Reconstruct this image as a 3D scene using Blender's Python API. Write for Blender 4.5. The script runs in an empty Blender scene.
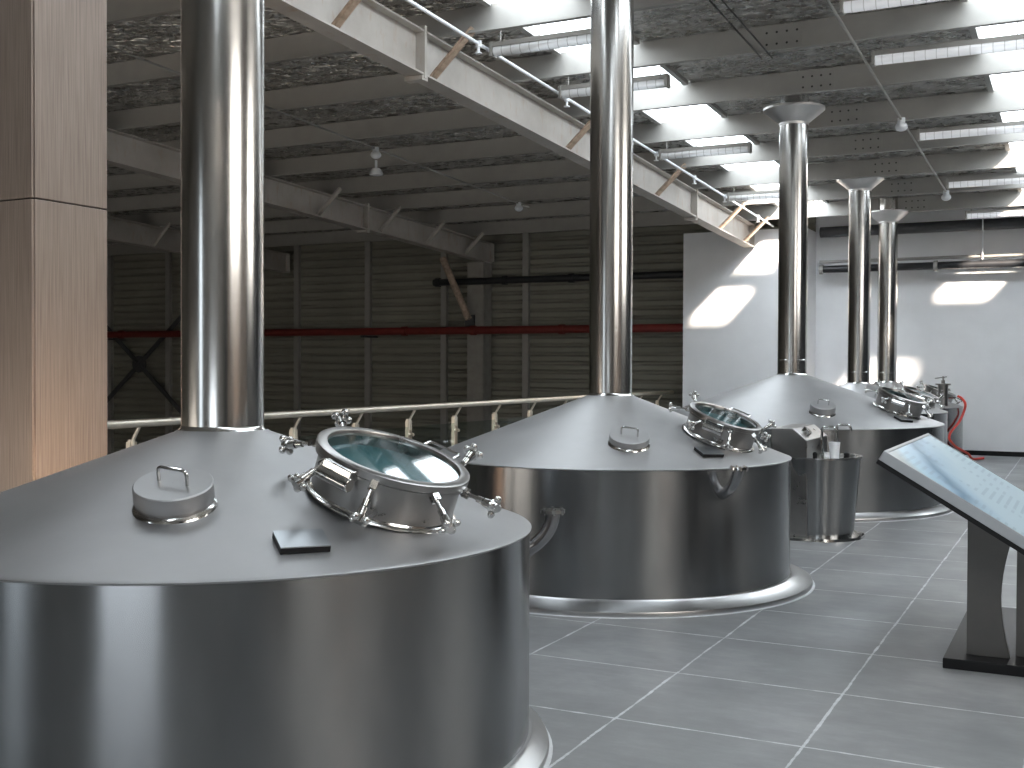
import bpy, bmesh, math, random
from mathutils import Vector, Matrix, Euler
random.seed(7)
PI = math.pi
sc = bpy.context.scene
col = sc.collection
EYE = 1.6
SL = 0.042                                  # fall of the roof per metre towards the back wall

def zr(a, y):                               # height of a plane lying in the roof slope
    return EYE + a - SL * y

# ------------------------------------------------------------------ materials
def new_mat(name):
    m = bpy.data.materials.new(name); m.use_nodes = True
    n = m.node_tree.nodes; l = m.node_tree.links
    return m, n, l, n['Principled BSDF']

def coords(n, l, scale=(1, 1, 1)):
    tc = n.new('ShaderNodeTexCoord'); mp = n.new('ShaderNodeMapping')
    mp.inputs['Scale'].default_value = scale
    l.new(tc.outputs['Object'], mp.inputs['Vector'])
    return mp.outputs['Vector']

def noise(n, l, vec, scale, detail=4, rough=0.55):
    t = n.new('ShaderNodeTexNoise')
    t.inputs['Scale'].default_value = scale; t.inputs['Detail'].default_value = detail
    t.inputs['Roughness'].default_value = rough
    if vec is not None: l.new(vec, t.inputs['Vector'])
    return t.outputs['Fac']

def ramp(n, l, fac, stops):
    r = n.new('ShaderNodeValToRGB'); e = r.color_ramp.elements
    while len(e) < len(stops): e.new(0.5)
    for k, (p, c) in enumerate(stops):
        e[k].position = p
        e[k].color = c if len(c) == 4 else (*c, 1)
    l.new(fac, r.inputs['Fac'])
    return r.outputs['Color']

def mrange(n, l, v, a, b, lo=0.0, hi=1.0):
    r = n.new('ShaderNodeMapRange')
    r.inputs['From Min'].default_value = lo; r.inputs['From Max'].default_value = hi
    r.inputs['To Min'].default_value = a; r.inputs['To Max'].default_value = b
    l.new(v, r.inputs['Value'])
    return r.outputs['Result']

def bump(n, l, b, h, strength, dist=0.01):
    k = n.new('ShaderNodeBump'); k.inputs['Strength'].default_value = strength
    k.inputs['Distance'].default_value = dist
    l.new(h, k.inputs['Height']); l.new(k.outputs['Normal'], b.inputs['Normal'])

def plain(name, c, rough=0.5, metal=0.0, var=0.12, scale=6, bmp=0.0):
    m, n, l, b = new_mat(name)
    v = coords(n, l)
    f = noise(n, l, v, scale)
    lo = tuple(x * (1 - var) for x in c); hi = tuple(min(1, x * (1 + var)) for x in c)
    l.new(ramp(n, l, f, [(0.3, lo), (0.7, hi)]), b.inputs['Base Color'])
    b.inputs['Roughness'].default_value = rough; b.inputs['Metallic'].default_value = metal
    if bmp: bump(n, l, b, f, bmp)
    return m

def steel(name, c, r0, r1, aniso=0.0, stretch=(1, 1, 1), nscale=5, bmp=0.0, smudge=0.0):
    m, n, l, b = new_mat(name)
    b.inputs['Metallic'].default_value = 1.0
    v = coords(n, l, stretch)
    f = noise(n, l, v, nscale, 5, 0.6)
    l.new(mrange(n, l, f, r0, r1, 0.3, 0.7), b.inputs['Roughness'])
    lo = tuple(x * 0.9 for x in c); hi = tuple(min(1, x * 1.06) for x in c)
    l.new(ramp(n, l, f, [(0.3, lo), (0.7, hi)]), b.inputs['Base Color'])
    if aniso:
        b.inputs['Anisotropic'].default_value = aniso
        t = n.new('ShaderNodeTangent'); t.direction_type = 'RADIAL'; t.axis = 'Z'
        l.new(t.outputs['Tangent'], b.inputs['Tangent']); b.inputs['Anisotropic Rotation'].default_value = 0.25
    if bmp: bump(n, l, b, f, bmp)
    return m

M = {}
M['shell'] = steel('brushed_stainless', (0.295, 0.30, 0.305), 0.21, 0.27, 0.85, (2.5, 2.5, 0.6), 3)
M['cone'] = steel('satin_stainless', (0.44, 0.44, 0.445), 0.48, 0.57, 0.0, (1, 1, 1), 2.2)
M['pipe'] = steel('polished_stainless', (0.60, 0.59, 0.575), 0.16, 0.24, 0.0, (3, 3, 0.5), 2)
M['polish'] = steel('bright_stainless', (0.66, 0.66, 0.65), 0.10, 0.2, 0.0, (1, 1, 1), 9)
M['neck'] = steel('satin_neck', (0.36, 0.35, 0.34), 0.26, 0.36, 0.0, (1, 1, 1), 6)
M['darkpipe'] = steel('dark_polished_steel', (0.32, 0.32, 0.33), 0.14, 0.2, 0.0, (1, 1, 1), 3)
M['flange'] = steel('satin_flange', (0.55, 0.55, 0.55), 0.3, 0.34, 0.0, (1, 1, 1), 3)
M['skirt'] = steel('flashing_metal', (0.72, 0.70, 0.68), 0.4, 0.5)
M['galv'] = steel('galvanised_steel', (0.37, 0.36, 0.34), 0.48, 0.66, 0.0, (1, 1, 1), 4)
M['galv'].node_tree.nodes['Principled BSDF'].inputs['Metallic'].default_value = 0.35
def mk_lap():                                # galvanised lap plate with two rows of four bolt holes
    m = M['galv'].copy(); m.name = 'drilled_lap_plate'; n = m.node_tree.nodes; l = m.node_tree.links; b = n['Principled BSDF']
    src = b.inputs['Base Color'].links[0].from_socket
    tc = n.new('ShaderNodeTexCoord'); mp = n.new('ShaderNodeMapping'); l.new(tc.outputs['Generated'], mp.inputs['Vector'])
    sp = n.new('ShaderNodeSeparateXYZ'); l.new(mp.outputs['Vector'], sp.inputs[0])
    def cell(sock, cnt, size):
        a = n.new('ShaderNodeMath'); a.operation = 'MULTIPLY'; a.inputs[1].default_value = cnt; l.new(sock, a.inputs[0])
        f = n.new('ShaderNodeMath'); f.operation = 'FRACT'; l.new(a.outputs[0], f.inputs[0])
        c = n.new('ShaderNodeMath'); c.operation = 'SUBTRACT'; c.inputs[1].default_value = 0.5; l.new(f.outputs[0], c.inputs[0])
        d = n.new('ShaderNodeMath'); d.operation = 'MULTIPLY'; d.inputs[1].default_value = size; l.new(c.outputs[0], d.inputs[0])
        q = n.new('ShaderNodeMath'); q.operation = 'POWER'; q.inputs[1].default_value = 2; l.new(d.outputs[0], q.inputs[0])
        return q.outputs[0]
    ad = n.new('ShaderNodeMath'); ad.operation = 'ADD'; l.new(cell(sp.outputs['X'], 4, 0.1), ad.inputs[0]); l.new(cell(sp.outputs['Z'], 2, 0.115), ad.inputs[1])
    lt = n.new('ShaderNodeMath'); lt.operation = 'LESS_THAN'; lt.inputs[1].default_value = 0.0115 ** 2; l.new(ad.outputs[0], lt.inputs[0])
    mx = n.new('ShaderNodeMix'); mx.data_type = 'RGBA'; l.new(lt.outputs[0], mx.inputs[0]); l.new(src, mx.inputs[6]); mx.inputs[7].default_value = (0.02, 0.02, 0.02, 1)
    l.new(mx.outputs[2], b.inputs['Base Color'])
    return m
M['lap'] = mk_lap()
M['black'] = plain('black_paint', (0.012, 0.012, 0.013), 0.4)
M['black'].node_tree.nodes['Principled BSDF'].inputs['Specular IOR Level'].default_value = 0.2
M['blackpipe'] = plain('black_pipe', (0.02, 0.021, 0.024), 0.35)
M['redpipe'] = plain('red_pipe', (0.17, 0.022, 0.018), 0.45)
M['redhose'] = plain('red_rubber', (0.75, 0.07, 0.05), 0.4)
M['white'] = plain('white_wall_paint', (0.86, 0.865, 0.88), 0.75, 0, 0.03, 2)
M['darkgrey'] = plain('dark_grey', (0.06, 0.062, 0.066), 0.5)
M['brace'] = plain('rusty_primer', (0.44, 0.34, 0.26), 0.65, 0, 0.35, 14)
M['plastic'] = plain('white_plastic', (0.8, 0.82, 0.85), 0.35, 0, 0.02)
M['seal'] = plain('white_sealant', (0.62, 0.64, 0.66), 0.6)
M['slate'] = steel('lectern_steel', (0.13, 0.125, 0.12), 0.42, 0.5)
M['slate'].node_tree.nodes['Principled BSDF'].inputs['Metallic'].default_value = 0.6
M['alu'] = steel('aluminium_trim', (0.44, 0.45, 0.46), 0.38, 0.46)
M['rail'] = steel('rail_steel', (0.86, 0.79, 0.68), 0.36, 0.44)
M['voidfloor'] = plain('lower_concrete', (0.10, 0.10, 0.10), 0.8)
M['teal'] = plain('dim_tank_interior', (0.10, 0.20, 0.215), 0.5, 0, 0.25, 4)  # colour stands in for the dim interior below the tinted glass
M['plate'] = steel('plate_steel', (0.36, 0.38, 0.40), 0.3, 0.4)
M['warmpanel'] = plain('added_warm_reflector', (0.36, 0.28, 0.225), 0.7, 0, 0.05, 1)  # colour stands in for a warm-lit wall mirrored in the pipes
M['conc'] = plain('column_paint', (0.30, 0.285, 0.26), 0.7)

def mk_girder():
    m, n, l, b = new_mat('primed_girder_steel')
    v = coords(n, l); f = noise(n, l, v, 1.6, 6, 0.6)
    v2 = coords(n, l, (1, 1, 0.35)); g = noise(n, l, v2, 9, 5, 0.65)
    c1 = ramp(n, l, f, [(0.3, (0.40, 0.37, 0.335)), (0.7, (0.55, 0.52, 0.485))])
    c2 = ramp(n, l, g, [(0.56, (0, 0, 0)), (0.75, (0.7, 0.7, 0.7))])
    mx = n.new('ShaderNodeMix'); mx.data_type = 'RGBA'
    l.new(c2, mx.inputs[0]); l.new(c1, mx.inputs[6]); mx.inputs[7].default_value = (0.40, 0.26, 0.16, 1)
    l.new(mx.outputs[2], b.inputs['Base Color']); b.inputs['Roughness'].default_value = 0.55
    return m
M['girder'] = mk_girder()

def mk_foil():
    m, n, l, b = new_mat('crinkled_roof_foil')
    b.inputs['Metallic'].default_value = 0.9
    v = coords(n, l, (1.0, 1.5, 1)); f = noise(n, l, v, 5.0, 7, 0.62)
    vo = n.new('ShaderNodeTexVoronoi'); vo.feature = 'DISTANCE_TO_EDGE'; vo.inputs['Scale'].default_value = 5
    nz = n.new('ShaderNodeTexNoise'); nz.inputs['Scale'].default_value = 4; l.new(v, nz.inputs['Vector'])
    vm = n.new('ShaderNodeVectorMath'); vm.operation = 'MULTIPLY_ADD'; l.new(nz.outputs['Color'], vm.inputs[0]); vm.inputs[1].default_value = (0.5, 0.5, 0.5); l.new(v, vm.inputs[2])
    l.new(vm.outputs[0], vo.inputs['Vector'])
    c1 = mrange(n, l, vo.outputs['Distance'], 0.0, 1.0, 0.0, 0.25)
    ad = n.new('ShaderNodeMath'); ad.operation = 'ADD'; l.new(c1, ad.inputs[0]); l.new(f, ad.inputs[1])
    l.new(ramp(n, l, f, [(0.3, (0.42, 0.41, 0.39)), (0.7, (0.74, 0.73, 0.71))]), b.inputs['Base Color'])
    l.new(mrange(n, l, f, 0.2, 0.36), b.inputs['Roughness'])
    bump(n, l, b, ad.outputs[0], 0.85, 0.06)
    return m
M['foil'] = mk_foil()

def mk_tiles():
    m, n, l, b = new_mat('slate_floor_tiles')
    tc = n.new('ShaderNodeTexCoord'); sp = n.new('ShaderNodeSeparateXYZ')
    nz = n.new('ShaderNodeTexNoise'); nz.inputs['Scale'].default_value = 2.5
    l.new(tc.outputs['Object'], nz.inputs['Vector'])
    vm = n.new('ShaderNodeVectorMath'); vm.operation = 'MULTIPLY_ADD'
    l.new(nz.outputs['Color'], vm.inputs[0]); vm.inputs[1].default_value = (0.012, 0.012, 0); l.new(tc.outputs['Object'], vm.inputs[2])
    l.new(vm.outputs[0], sp.inputs[0])
    def line(sock, off, size):
        a = n.new('ShaderNodeMath'); a.operation = 'ADD'; a.inputs[1].default_value = off + 100 * size; l.new(sock, a.inputs[0])
        d = n.new('ShaderNodeMath'); d.operation = 'PINGPONG'; d.inputs[1].default_value = size / 2; l.new(a.outputs[0], d.inputs[0])
        return d.outputs[0]
    dx = line(sp.outputs['X'], 1.90, 0.845); dy = line(sp.outputs['Y'], -5.71, 0.87)
    mn = n.new('ShaderNodeMath'); mn.operation = 'MINIMUM'; l.new(dx, mn.inputs[0]); l.new(dy, mn.inputs[1])
    wob = noise(n, l, coords(n, l), 7, 5, 0.7)
    ww = mrange(n, l, wob, 0.002, 0.011, 0.3, 0.75)
    lt = n.new('ShaderNodeMath'); lt.operation = 'LESS_THAN'; l.new(mn.outputs[0], lt.inputs[0]); l.new(ww, lt.inputs[1])
    cl = noise(n, l, coords(n, l), 1.1, 8, 0.62)
    c2 = noise(n, l, coords(n, l, (1, 3, 1)), 4.5, 8, 0.7)
    mm = n.new('ShaderNodeMath'); mm.operation = 'MULTIPLY_ADD'; l.new(c2, mm.inputs[0]); mm.inputs[1].default_value = 0.5; l.new(cl, mm.inputs[2])
    tile = ramp(n, l, mm.outputs[0], [(0.5, (0.155, 0.16, 0.165)), (0.75, (0.225, 0.231, 0.236)), (1.0, (0.32, 0.326, 0.332))])
    gfac = n.new('ShaderNodeMath'); gfac.operation = 'MULTIPLY'; l.new(lt.outputs[0], gfac.inputs[0])
    l.new(mrange(n, l, wob, 0.45, 1.0, 0.3, 0.65), gfac.inputs[1])
    mx = n.new('ShaderNodeMix'); mx.data_type = 'RGBA'; l.new(gfac.outputs[0], mx.inputs[0]); l.new(tile, mx.inputs[6])
    mx.inputs[7].default_value = (0.62, 0.64, 0.66, 1)
    l.new(mx.outputs[2], b.inputs['Base Color'])
    l.new(mrange(n, l, c2, 0.36, 0.55), b.inputs['Roughness'])
    bump(n, l, b, mm.outputs[0], 0.15, 0.006)
    return m
M['tiles'] = mk_tiles()

def mk_cladding():                           # ribbed metal sheeting, ribs run level
    m, n, l, b = new_mat('ribbed_wall_sheeting')
    tc = n.new('ShaderNodeTexCoord'); sp = n.new('ShaderNodeSeparateXYZ'); l.new(tc.outputs['Object'], sp.inputs[0])
    d = n.new('ShaderNodeMath'); d.operation = 'PINGPONG'; d.inputs[1].default_value = 0.095
    a = n.new('ShaderNodeMath'); a.operation = 'ADD'; a.inputs[1].default_value = 20; l.new(sp.outputs['Z'], a.inputs[0]); l.new(a.outputs[0], d.inputs[0])
    h = mrange(n, l, d.outputs[0], 0, 1, 0.015, 0.05)
    f = noise(n, l, coords(n, l), 0.8, 4)
    l.new(ramp(n, l, f, [(0.3, (0.22, 0.22, 0.185)), (0.7, (0.29, 0.285, 0.235))]), b.inputs['Base Color'])
    b.inputs['Roughness'].default_value = 0.55
    bump(n, l, b, h, 1.0, 0.045)
    return m
M['clad'] = mk_cladding()

def mk_panel():                              # brushed bronze-toned column cladding with fine upright lines
    m, n, l, b = new_mat('fine_lined_column_panel')
    f = noise(n, l, coords(n, l, (1, 1, 0.02)), 110, 3, 0.6)
    f2 = noise(n, l, coords(n, l), 1.5, 3)
    ad = n.new('ShaderNodeMath'); ad.operation = 'MULTIPLY_ADD'; l.new(f2, ad.inputs[0]); ad.inputs[1].default_value = 0.25; l.new(f, ad.inputs[2])
    l.new(ramp(n, l, ad.outputs[0], [(0.4, (0.225, 0.182, 0.157)), (0.8, (0.335, 0.275, 0.238))]), b.inputs['Base Color'])
    b.inputs['Metallic'].default_value = 0.45; b.inputs['Roughness'].default_value = 0.42
    bump(n, l, b, f, 0.12, 0.004)
    return m
M['panel'] = mk_panel()

def mk_daylight(name, c, strength, clear=0.0):
    m = bpy.data.materials.new(name); m.use_nodes = True
    n = m.node_tree.nodes; l = m.node_tree.links; n.clear()
    o = n.new('ShaderNodeOutputMaterial'); e = n.new('ShaderNodeEmission')
    f = noise(n, l, coords(n, l), 1.3, 3)
    lo = tuple(x * 0.9 for x in c)
    l.new(ramp(n, l, f, [(0.3, lo), (0.7, c)]), e.inputs['Color']); e.inputs['Strength'].default_value = strength
    if clear > 0:
        t = n.new('ShaderNodeBsdfTransparent'); t.inputs['Color'].default_value = (clear, clear, clear, 1)
        ad = n.new('ShaderNodeAddShader'); l.new(e.outputs[0], ad.inputs[0]); l.new(t.outputs[0], ad.inputs[1]); l.new(ad.outputs[0], o.inputs['Surface'])
    else:
        l.new(e.outputs[0], o.inputs['Surface'])
    return m
SKY = 6.5
M['skyclear'] = mk_daylight('clear_rooflight_sheet', (0.86, 0.94, 1.0), SKY, 0.75)
M['skysunless'] = mk_daylight('sun_stopping_rooflight_sheet', (0.86, 0.94, 1.0), SKY)  # sunproof copy of the sheet, added to keep sun patches off the tanks
M['addtall'] = mk_daylight('added_tall_glow', (0.82, 0.92, 1.0), 3.0)  # glow of an unseen pane added for a thin streak on the pipes
M['addfront'] = mk_daylight('added_front_glow', (0.86, 0.93, 1.0), 6.0)  # glow of an unseen low pane added to streak the tank shells
for q, st in (('a', 1.5), ('b', 3.5), ('c', 6.0)): M['addhall' + q] = mk_daylight('added_hall_glow_' + q, (1.0, 0.92, 0.82), st)  # graded glow of unseen panes added to light the dim bay
M['addside'] = mk_daylight('added_side_glow', (1.0, 0.96, 0.90), 9.0)  # glow of unseen panes added for bright pipes and girder faces

def mk_glass(name, tint, refl_rough=0.02, tr=0.85, fres=1.5):
    m = bpy.data.materials.new(name); m.use_nodes = True
    n = m.node_tree.nodes; l = m.node_tree.links; n.clear()
    o = n.new('ShaderNodeOutputMaterial'); t = n.new('ShaderNodeBsdfTransparent'); g = n.new('ShaderNodeBsdfGlossy')
    t.inputs['Color'].default_value = (*[x * tr for x in tint], 1); g.inputs['Roughness'].default_value = refl_rough
    g.inputs['Color'].default_value = (0.95, 0.98, 1, 1)
    fr = n.new('ShaderNodeFresnel'); fr.inputs['IOR'].default_value = fres
    mx = n.new('ShaderNodeMixShader'); ge = n.new('ShaderNodeNewGeometry'); sb = n.new('ShaderNodeMath'); sb.operation = 'SUBTRACT'; sb.inputs[0].default_value = 1.0; l.new(ge.outputs['Backfacing'], sb.inputs[1])
    ml = n.new('ShaderNodeMath'); ml.operation = 'MULTIPLY'; l.new(fr.outputs[0], ml.inputs[0]); l.new(sb.outputs[0], ml.inputs[1]); l.new(ml.outputs[0], mx.inputs[0]); l.new(t.outputs[0], mx.inputs[1]); l.new(g.outputs[0], mx.inputs[2])
    l.new(mx.outputs[0], o.inputs['Surface'])
    return m
M['cover'] = plain('frosted_cover', (0.85, 0.87, 0.9), 0.25, 0.0, 0.02)
def mk_guard():                              # frosted tube cover behind an evenly spaced wire guard
    m, n, l, b = new_mat('caged_light_cover')
    tc = n.new('ShaderNodeTexCoord'); sp = n.new('ShaderNodeSeparateXYZ'); l.new(tc.outputs['Object'], sp.inputs[0])
    a = n.new('ShaderNodeMath'); a.operation = 'PINGPONG'; a.inputs[1].default_value = 0.05; l.new(sp.outputs['X'], a.inputs[0])
    lt = n.new('ShaderNodeMath'); lt.operation = 'LESS_THAN'; lt.inputs[1].default_value = 0.004; l.new(a.outputs[0], lt.inputs[0])
    mx = n.new('ShaderNodeMix'); mx.data_type = 'RGBA'; l.new(lt.outputs[0], mx.inputs[0]); mx.inputs[6].default_value = (0.88, 0.89, 0.91, 1); mx.inputs[7].default_value = (0.5, 0.5, 0.5, 1)
    l.new(mx.outputs[2], b.inputs['Base Color']); b.inputs['Roughness'].default_value = 0.25; b.inputs['Transmission Weight'].default_value = 0.25
    return m
M['guard'] = mk_guard()
M['guardglow'] = M['guard'].copy(); M['guardglow'].name = 'painted_glow_caged_cover'  # copy whose added glow stands in for rooflight daylight through the cover
M['guardglow'].node_tree.nodes['Principled BSDF'].inputs['Emission Color'].default_value = (0.95, 0.97, 1, 1); M['guardglow'].node_tree.nodes['Principled BSDF'].inputs['Emission Strength'].default_value = 0.17
M['railglass'] = mk_glass('balustrade_glass', (0.92, 0.97, 0.96), 0.02, 0.95, 1.7)
M['hatchglass'] = mk_glass('hatch_glass', (0.6, 0.85, 0.88), 0.03, 0.75, 1.7)
M['diffuser'] = mk_glass('clear_light_cover', (0.9, 0.92, 0.95), 0.15, 0.75, 1.9)

def mk_sign():                               # printed information sheet: pale blue with a darker sweep and faint lines of text
    m, n, l, b = new_mat('printed_information_sheet')
    tc = n.new('ShaderNodeTexCoord'); sp = n.new('ShaderNodeSeparateXYZ'); l.new(tc.outputs['Object'], sp.inputs[0])
    f = noise(n, l, coords(n, l), 1.6, 2)
    # a darker blue sweep crosses the sheet on the diagonal
    dg = n.new('ShaderNodeMath'); dg.operation = 'MULTIPLY_ADD'; l.new(sp.outputs['Y'], dg.inputs[0]); dg.inputs[1].default_value = 0.42; l.new(sp.outputs['X'], dg.inputs[2])
    d2 = n.new('ShaderNodeMath'); d2.operation = 'MULTIPLY_ADD'; l.new(f, d2.inputs[0]); d2.inputs[1].default_value = 0.5; l.new(dg.outputs[0], d2.inputs[2])
    base = ramp(n, l, d2.outputs[0], [(0.36, (0.34, 0.40, 0.42)), (0.46, (0.40, 0.60, 0.72)), (0.62, (0.36, 0.54, 0.68)), (0.72, (0.14, 0.26, 0.40)), (0.84, (0.40, 0.56, 0.68)), (1.0, (0.52, 0.66, 0.74))])
    # faint text lines run along local y
    wv = n.new('ShaderNodeTexWave'); wv.bands_direction = 'X'; wv.inputs['Scale'].default_value = 7
    l.new(tc.outputs['Object'], wv.inputs['Vector'])
    t = noise(n, l, coords(n, l, (0.6, 1, 1)), 3.5, 1)
    mu = n.new('ShaderNodeMath'); mu.operation = 'MULTIPLY'; l.new(mrange(n, l, wv.outputs['Fac'], 0, 1, 0.55, 0.75), mu.inputs[0]); l.new(mrange(n, l, t, 0, 0.35, 0.5, 0.56), mu.inputs[1])
    mx = n.new('ShaderNodeMix'); mx.data_type = 'RGBA'; l.new(mu.outputs[0], mx.inputs[0]); l.new(base, mx.inputs[6]); mx.inputs[7].default_value = (0.2, 0.3, 0.4, 1)
    l.new(mx.outputs[2], b.inputs['Base Color'])
    b.inputs['Roughness'].default_value = 0.35; b.inputs['Coat Weight'].default_value = 0.25; b.inputs['Coat Roughness'].default_value = 0.25
    return m
M['sign'] = mk_sign()

# ------------------------------------------------------------------ mesh helpers
class MB:
    def __init__(self): self.bm = bmesh.new()
    def _mat(self, verts, mtx):
        bmesh.ops.transform(self.bm, matrix=mtx, verts=verts)
    def box(self, lo, hi, mtx=None):
        lo, hi = Vector(lo), Vector(hi); c = (lo + hi) / 2; s = hi - lo
        r = bmesh.ops.create_cube(self.bm, size=1.0)['verts']
        self._mat(r, Matrix.Translation(c) @ Matrix.Diagonal((*s, 1)))
        if mtx is not None: self._mat(r, mtx)
        return self
    def cyl(self, a, b, r, r2=None, n=20, caps=True):
        a, b = Vector(a), Vector(b); d = b - a
        v = bmesh.ops.create_cone(self.bm, cap_ends=caps, segments=n, radius1=r, radius2=r if r2 is None else r2, depth=d.length)['verts']
        q = Vector((0, 0, 1)).rotation_difference(d.normalized()).to_matrix().to_4x4()
        self._mat(v, Matrix.Translation((a + b) / 2) @ q)
        return self
    def ball(self, c, r, scale=(1, 1, 1), n=14, mtx=None):
        v = bmesh.ops.create_uvsphere(self.bm, u_segments=n, v_segments=max(6, n // 2), radius=r)['verts']
        self._mat(v, Matrix.Translation(Vector(c)) @ (mtx or Matrix()) @ Matrix.Diagonal((*scale, 1)))
        return self
    def lathe(self, prof, n=96, close=False, mtx=None, center=(0, 0)):
        rings = []
        for (r, z) in prof:
            rings.append([self.bm.verts.new((center[0] + r * math.cos(2 * PI * k / n), center[1] + r * math.sin(2 * PI * k / n), z)) for k in range(n)])
        idx = list(range(len(rings) - 1)) + ([-1] if close else [])
        for i in idx:
            A, B = rings[i], rings[i + 1]
            for k in range(n):
                self.bm.faces.new((A[k], A[(k + 1) % n], B[(k + 1) % n], B[k]))
        if mtx is not None: self._mat([v for R in rings for v in R], mtx)
        return rings
    def tube(self, pts, r, n=12, cap=True):
        pts = [Vector(p) for p in pts]; rings = []
        up = None
        for i, p in enumerate(pts):
            t = (pts[min(i + 1, len(pts) - 1)] - pts[max(i - 1, 0)]).normalized()
            if up is None:
                up = Vector((0, 0, 1)) if abs(t.z) < 0.9 else Vector((1, 0, 0))
            s = t.cross(up).normalized(); up = s.cross(t).normalized()
            rad = r[i] if isinstance(r, (list, tuple)) else r
            rings.append([self.bm.verts.new(p + rad * (math.cos(2 * PI * k / n) * s + math.sin(2 * PI * k / n) * up)) for k in range(n)])
        for A, B in zip(rings, rings[1:]):
            for k in range(n): self.bm.faces.new((A[k], A[(k + 1) % n], B[(k + 1) % n], B[k]))
        if cap: self.bm.faces.new(rings[0]); self.bm.faces.new(rings[-1])
        return self
    def prism(self, poly, axis, lo, hi):     # polygon in the two other axes, extruded along axis
        def P(a, b, t):
            return {'x': (t, a, b), 'y': (a, t, b), 'z': (a, b, t)}[axis]
        A = [self.bm.verts.new(P(a, b, lo)) for a, b in poly]; B = [self.bm.verts.new(P(a, b, hi)) for a, b in poly]
        k = len(poly)
        for i in range(k): self.bm.faces.new((A[i], A[(i + 1) % k], B[(i + 1) % k], B[i]))
        self.bm.faces.new(A); self.bm.faces.new(B)
        return self
    def build(self, name, mat, parent=None, smooth=True, mtx=None, bevel=0.0, angle=35):
        bmesh.ops.recalc_face_normals(self.bm, faces=self.bm.faces)
        me = bpy.data.meshes.new(name); 
        if smooth:
            for f in self.bm.faces: f.smooth = True
            lim = math.radians(angle)
            for e in self.bm.edges:
                if len(e.link_faces) == 2 and e.calc_face_angle(0) > lim: e.smooth = False
        self.bm.to_mesh(me); self.bm.free()
        me.materials.append(M[mat] if isinstance(mat, str) else mat)
        o = bpy.data.objects.new(name, me); col.objects.link(o)
        if parent is not None: o.parent = parent
        if mtx is not None: o.matrix_basis = mtx
        if bevel:
            bv = o.modifiers.new('edge', 'BEVEL'); bv.width = bevel; bv.segments = 2; bv.limit_method = 'ANGLE'
        return o

def tag(o, label, cat, group=None):
    o['label'] = label; o['category'] = cat
    if group: o['group'] = group
    return o
def thing(name, label, cat, loc, group=None, rot=(0, 0, 0)):
    o = bpy.data.objects.new(name, None); col.objects.link(o); o.location = loc; o.rotation_euler = rot
    o.empty_display_size = 0.1
    return tag(o, label, cat, group)
def struct(o):
    o['kind'] = 'structure'; return o
def copy_child(o, parent, mtx=None):
    c = o.copy(); col.objects.link(c); c.parent = parent
    if mtx is not None: c.matrix_basis = mtx
    for ch in [x for x in bpy.data.objects if x.parent == o]: copy_child(ch, c)
    return c
def bend(p0, p1, p2, n=8):                   # quadratic bend through three points
    p0, p1, p2 = Vector(p0), Vector(p1), Vector(p2)
    return [(1 - t) ** 2 * p0 + 2 * t * (1 - t) * p1 + t * t * p2 for t in [i / n for i in range(n + 1)]]

# ------------------------------------------------------------------ setting
XL, XR, Y0, Y1 = -25.0, 5.2, -4.5, 22.45
DECK = -7.78
mb = MB(); mb.box((DECK, Y0, -0.25), (XR, Y1, 0)); struct(mb.build('floor', 'tiles', smooth=False))
mb = MB(); mb.box((XL, Y0, -3.4), (DECK, Y1, -3.2)); struct(mb.build('floor_lower', 'voidfloor', smooth=False))
mb = MB(); mb.box((DECK - 0.0, Y0, -3.2), (DECK + 0.1, Y1, -0.25)); struct(mb.build('wall_below_deck', 'darkgrey', smooth=False))
mb = MB(); mb.box((XL - 0.2, Y0, -3.4), (XL, Y1, 6.0)); struct(mb.build('wall_left', 'clad', smooth=False))
mb = MB(); mb.box((XL, Y1 - 0.1, -3.4), (-4.75, Y1 + 0.1, 4.8)); struct(mb.build('wall_back', 'clad', smooth=False))
mb = MB(); mb.box((-4.8, Y1, 0), (XR, Y1 + 0.2, 4.75)); struct(mb.build('wall_back_white', 'white', smooth=False))
WAY = 21.55
mb = MB(); mb.box((-7.12, WAY, -0.2), (-4.74, Y1 + 0.05, 4.20)); struct(mb.build('wall_projecting_white', 'white', smooth=False))
mb = MB(); mb.box((-4.735, Y1 - 0.02, 0), (XR, Y1 + 0.02, 0.085)); struct(mb.build('baseboard_back', 'black', smooth=False))
mb = MB(); mb.box((XR, Y0, 0), (XR + 0.2, Y1, 6.0)); struct(mb.build('wall_right', 'darkgrey', smooth=False))
mb = MB(); mb.box((XR - 0.02, -2.5, 0), (XR + 0.01, 6.5, 4.9)); struct(mb.build('added_warm_panel', 'warmpanel', smooth=False))  # unseen warm panel added for the pipes to mirror
mb = MB(); mb.box((XL, Y0 - 0.2, -3.4), (XR, Y0, 6.2)); struct(mb.build('wall_front', 'conc', smooth=False))

# roof sheeting with openings for the two rows of rooflights
PUR = [9.73 + 1.62 * k for k in range(-8, 8)]          # purlin lines
SX = [(-5.15, -4.25), (-1.06, -0.05)]
SY0, SY1 = PUR[0], PUR[15]
mb = MB()
def slab(mb, x0, x1, y0, y1, a0=3.88, a1=3.94):
    v = [mb.bm.verts.new((x, y, zr(a, y))) for a in (a0, a1) for (x, y) in ((x0, y0), (x1, y0), (x1, y1), (x0, y1))]
    for f in ((0, 1, 2, 3), (4, 5, 6, 7), (0, 1, 5, 4), (1, 2, 6, 5), (2, 3, 7, 6), (3, 0, 4, 7)):
        mb.bm.faces.new([v[i] for i in f])
for x0, x1 in ((XL, SX[0][0]), (SX[0][1], SX[1][0]), (SX[1][1], XR)): slab(mb, x0, x1, Y0, Y1 + 0.1)
for (x0, x1), k0 in zip(SX, (4, 0)): slab(mb, x0, x1, Y0, PUR[k0]); slab(mb, x0, x1, SY1, Y1 + 0.1)
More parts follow.
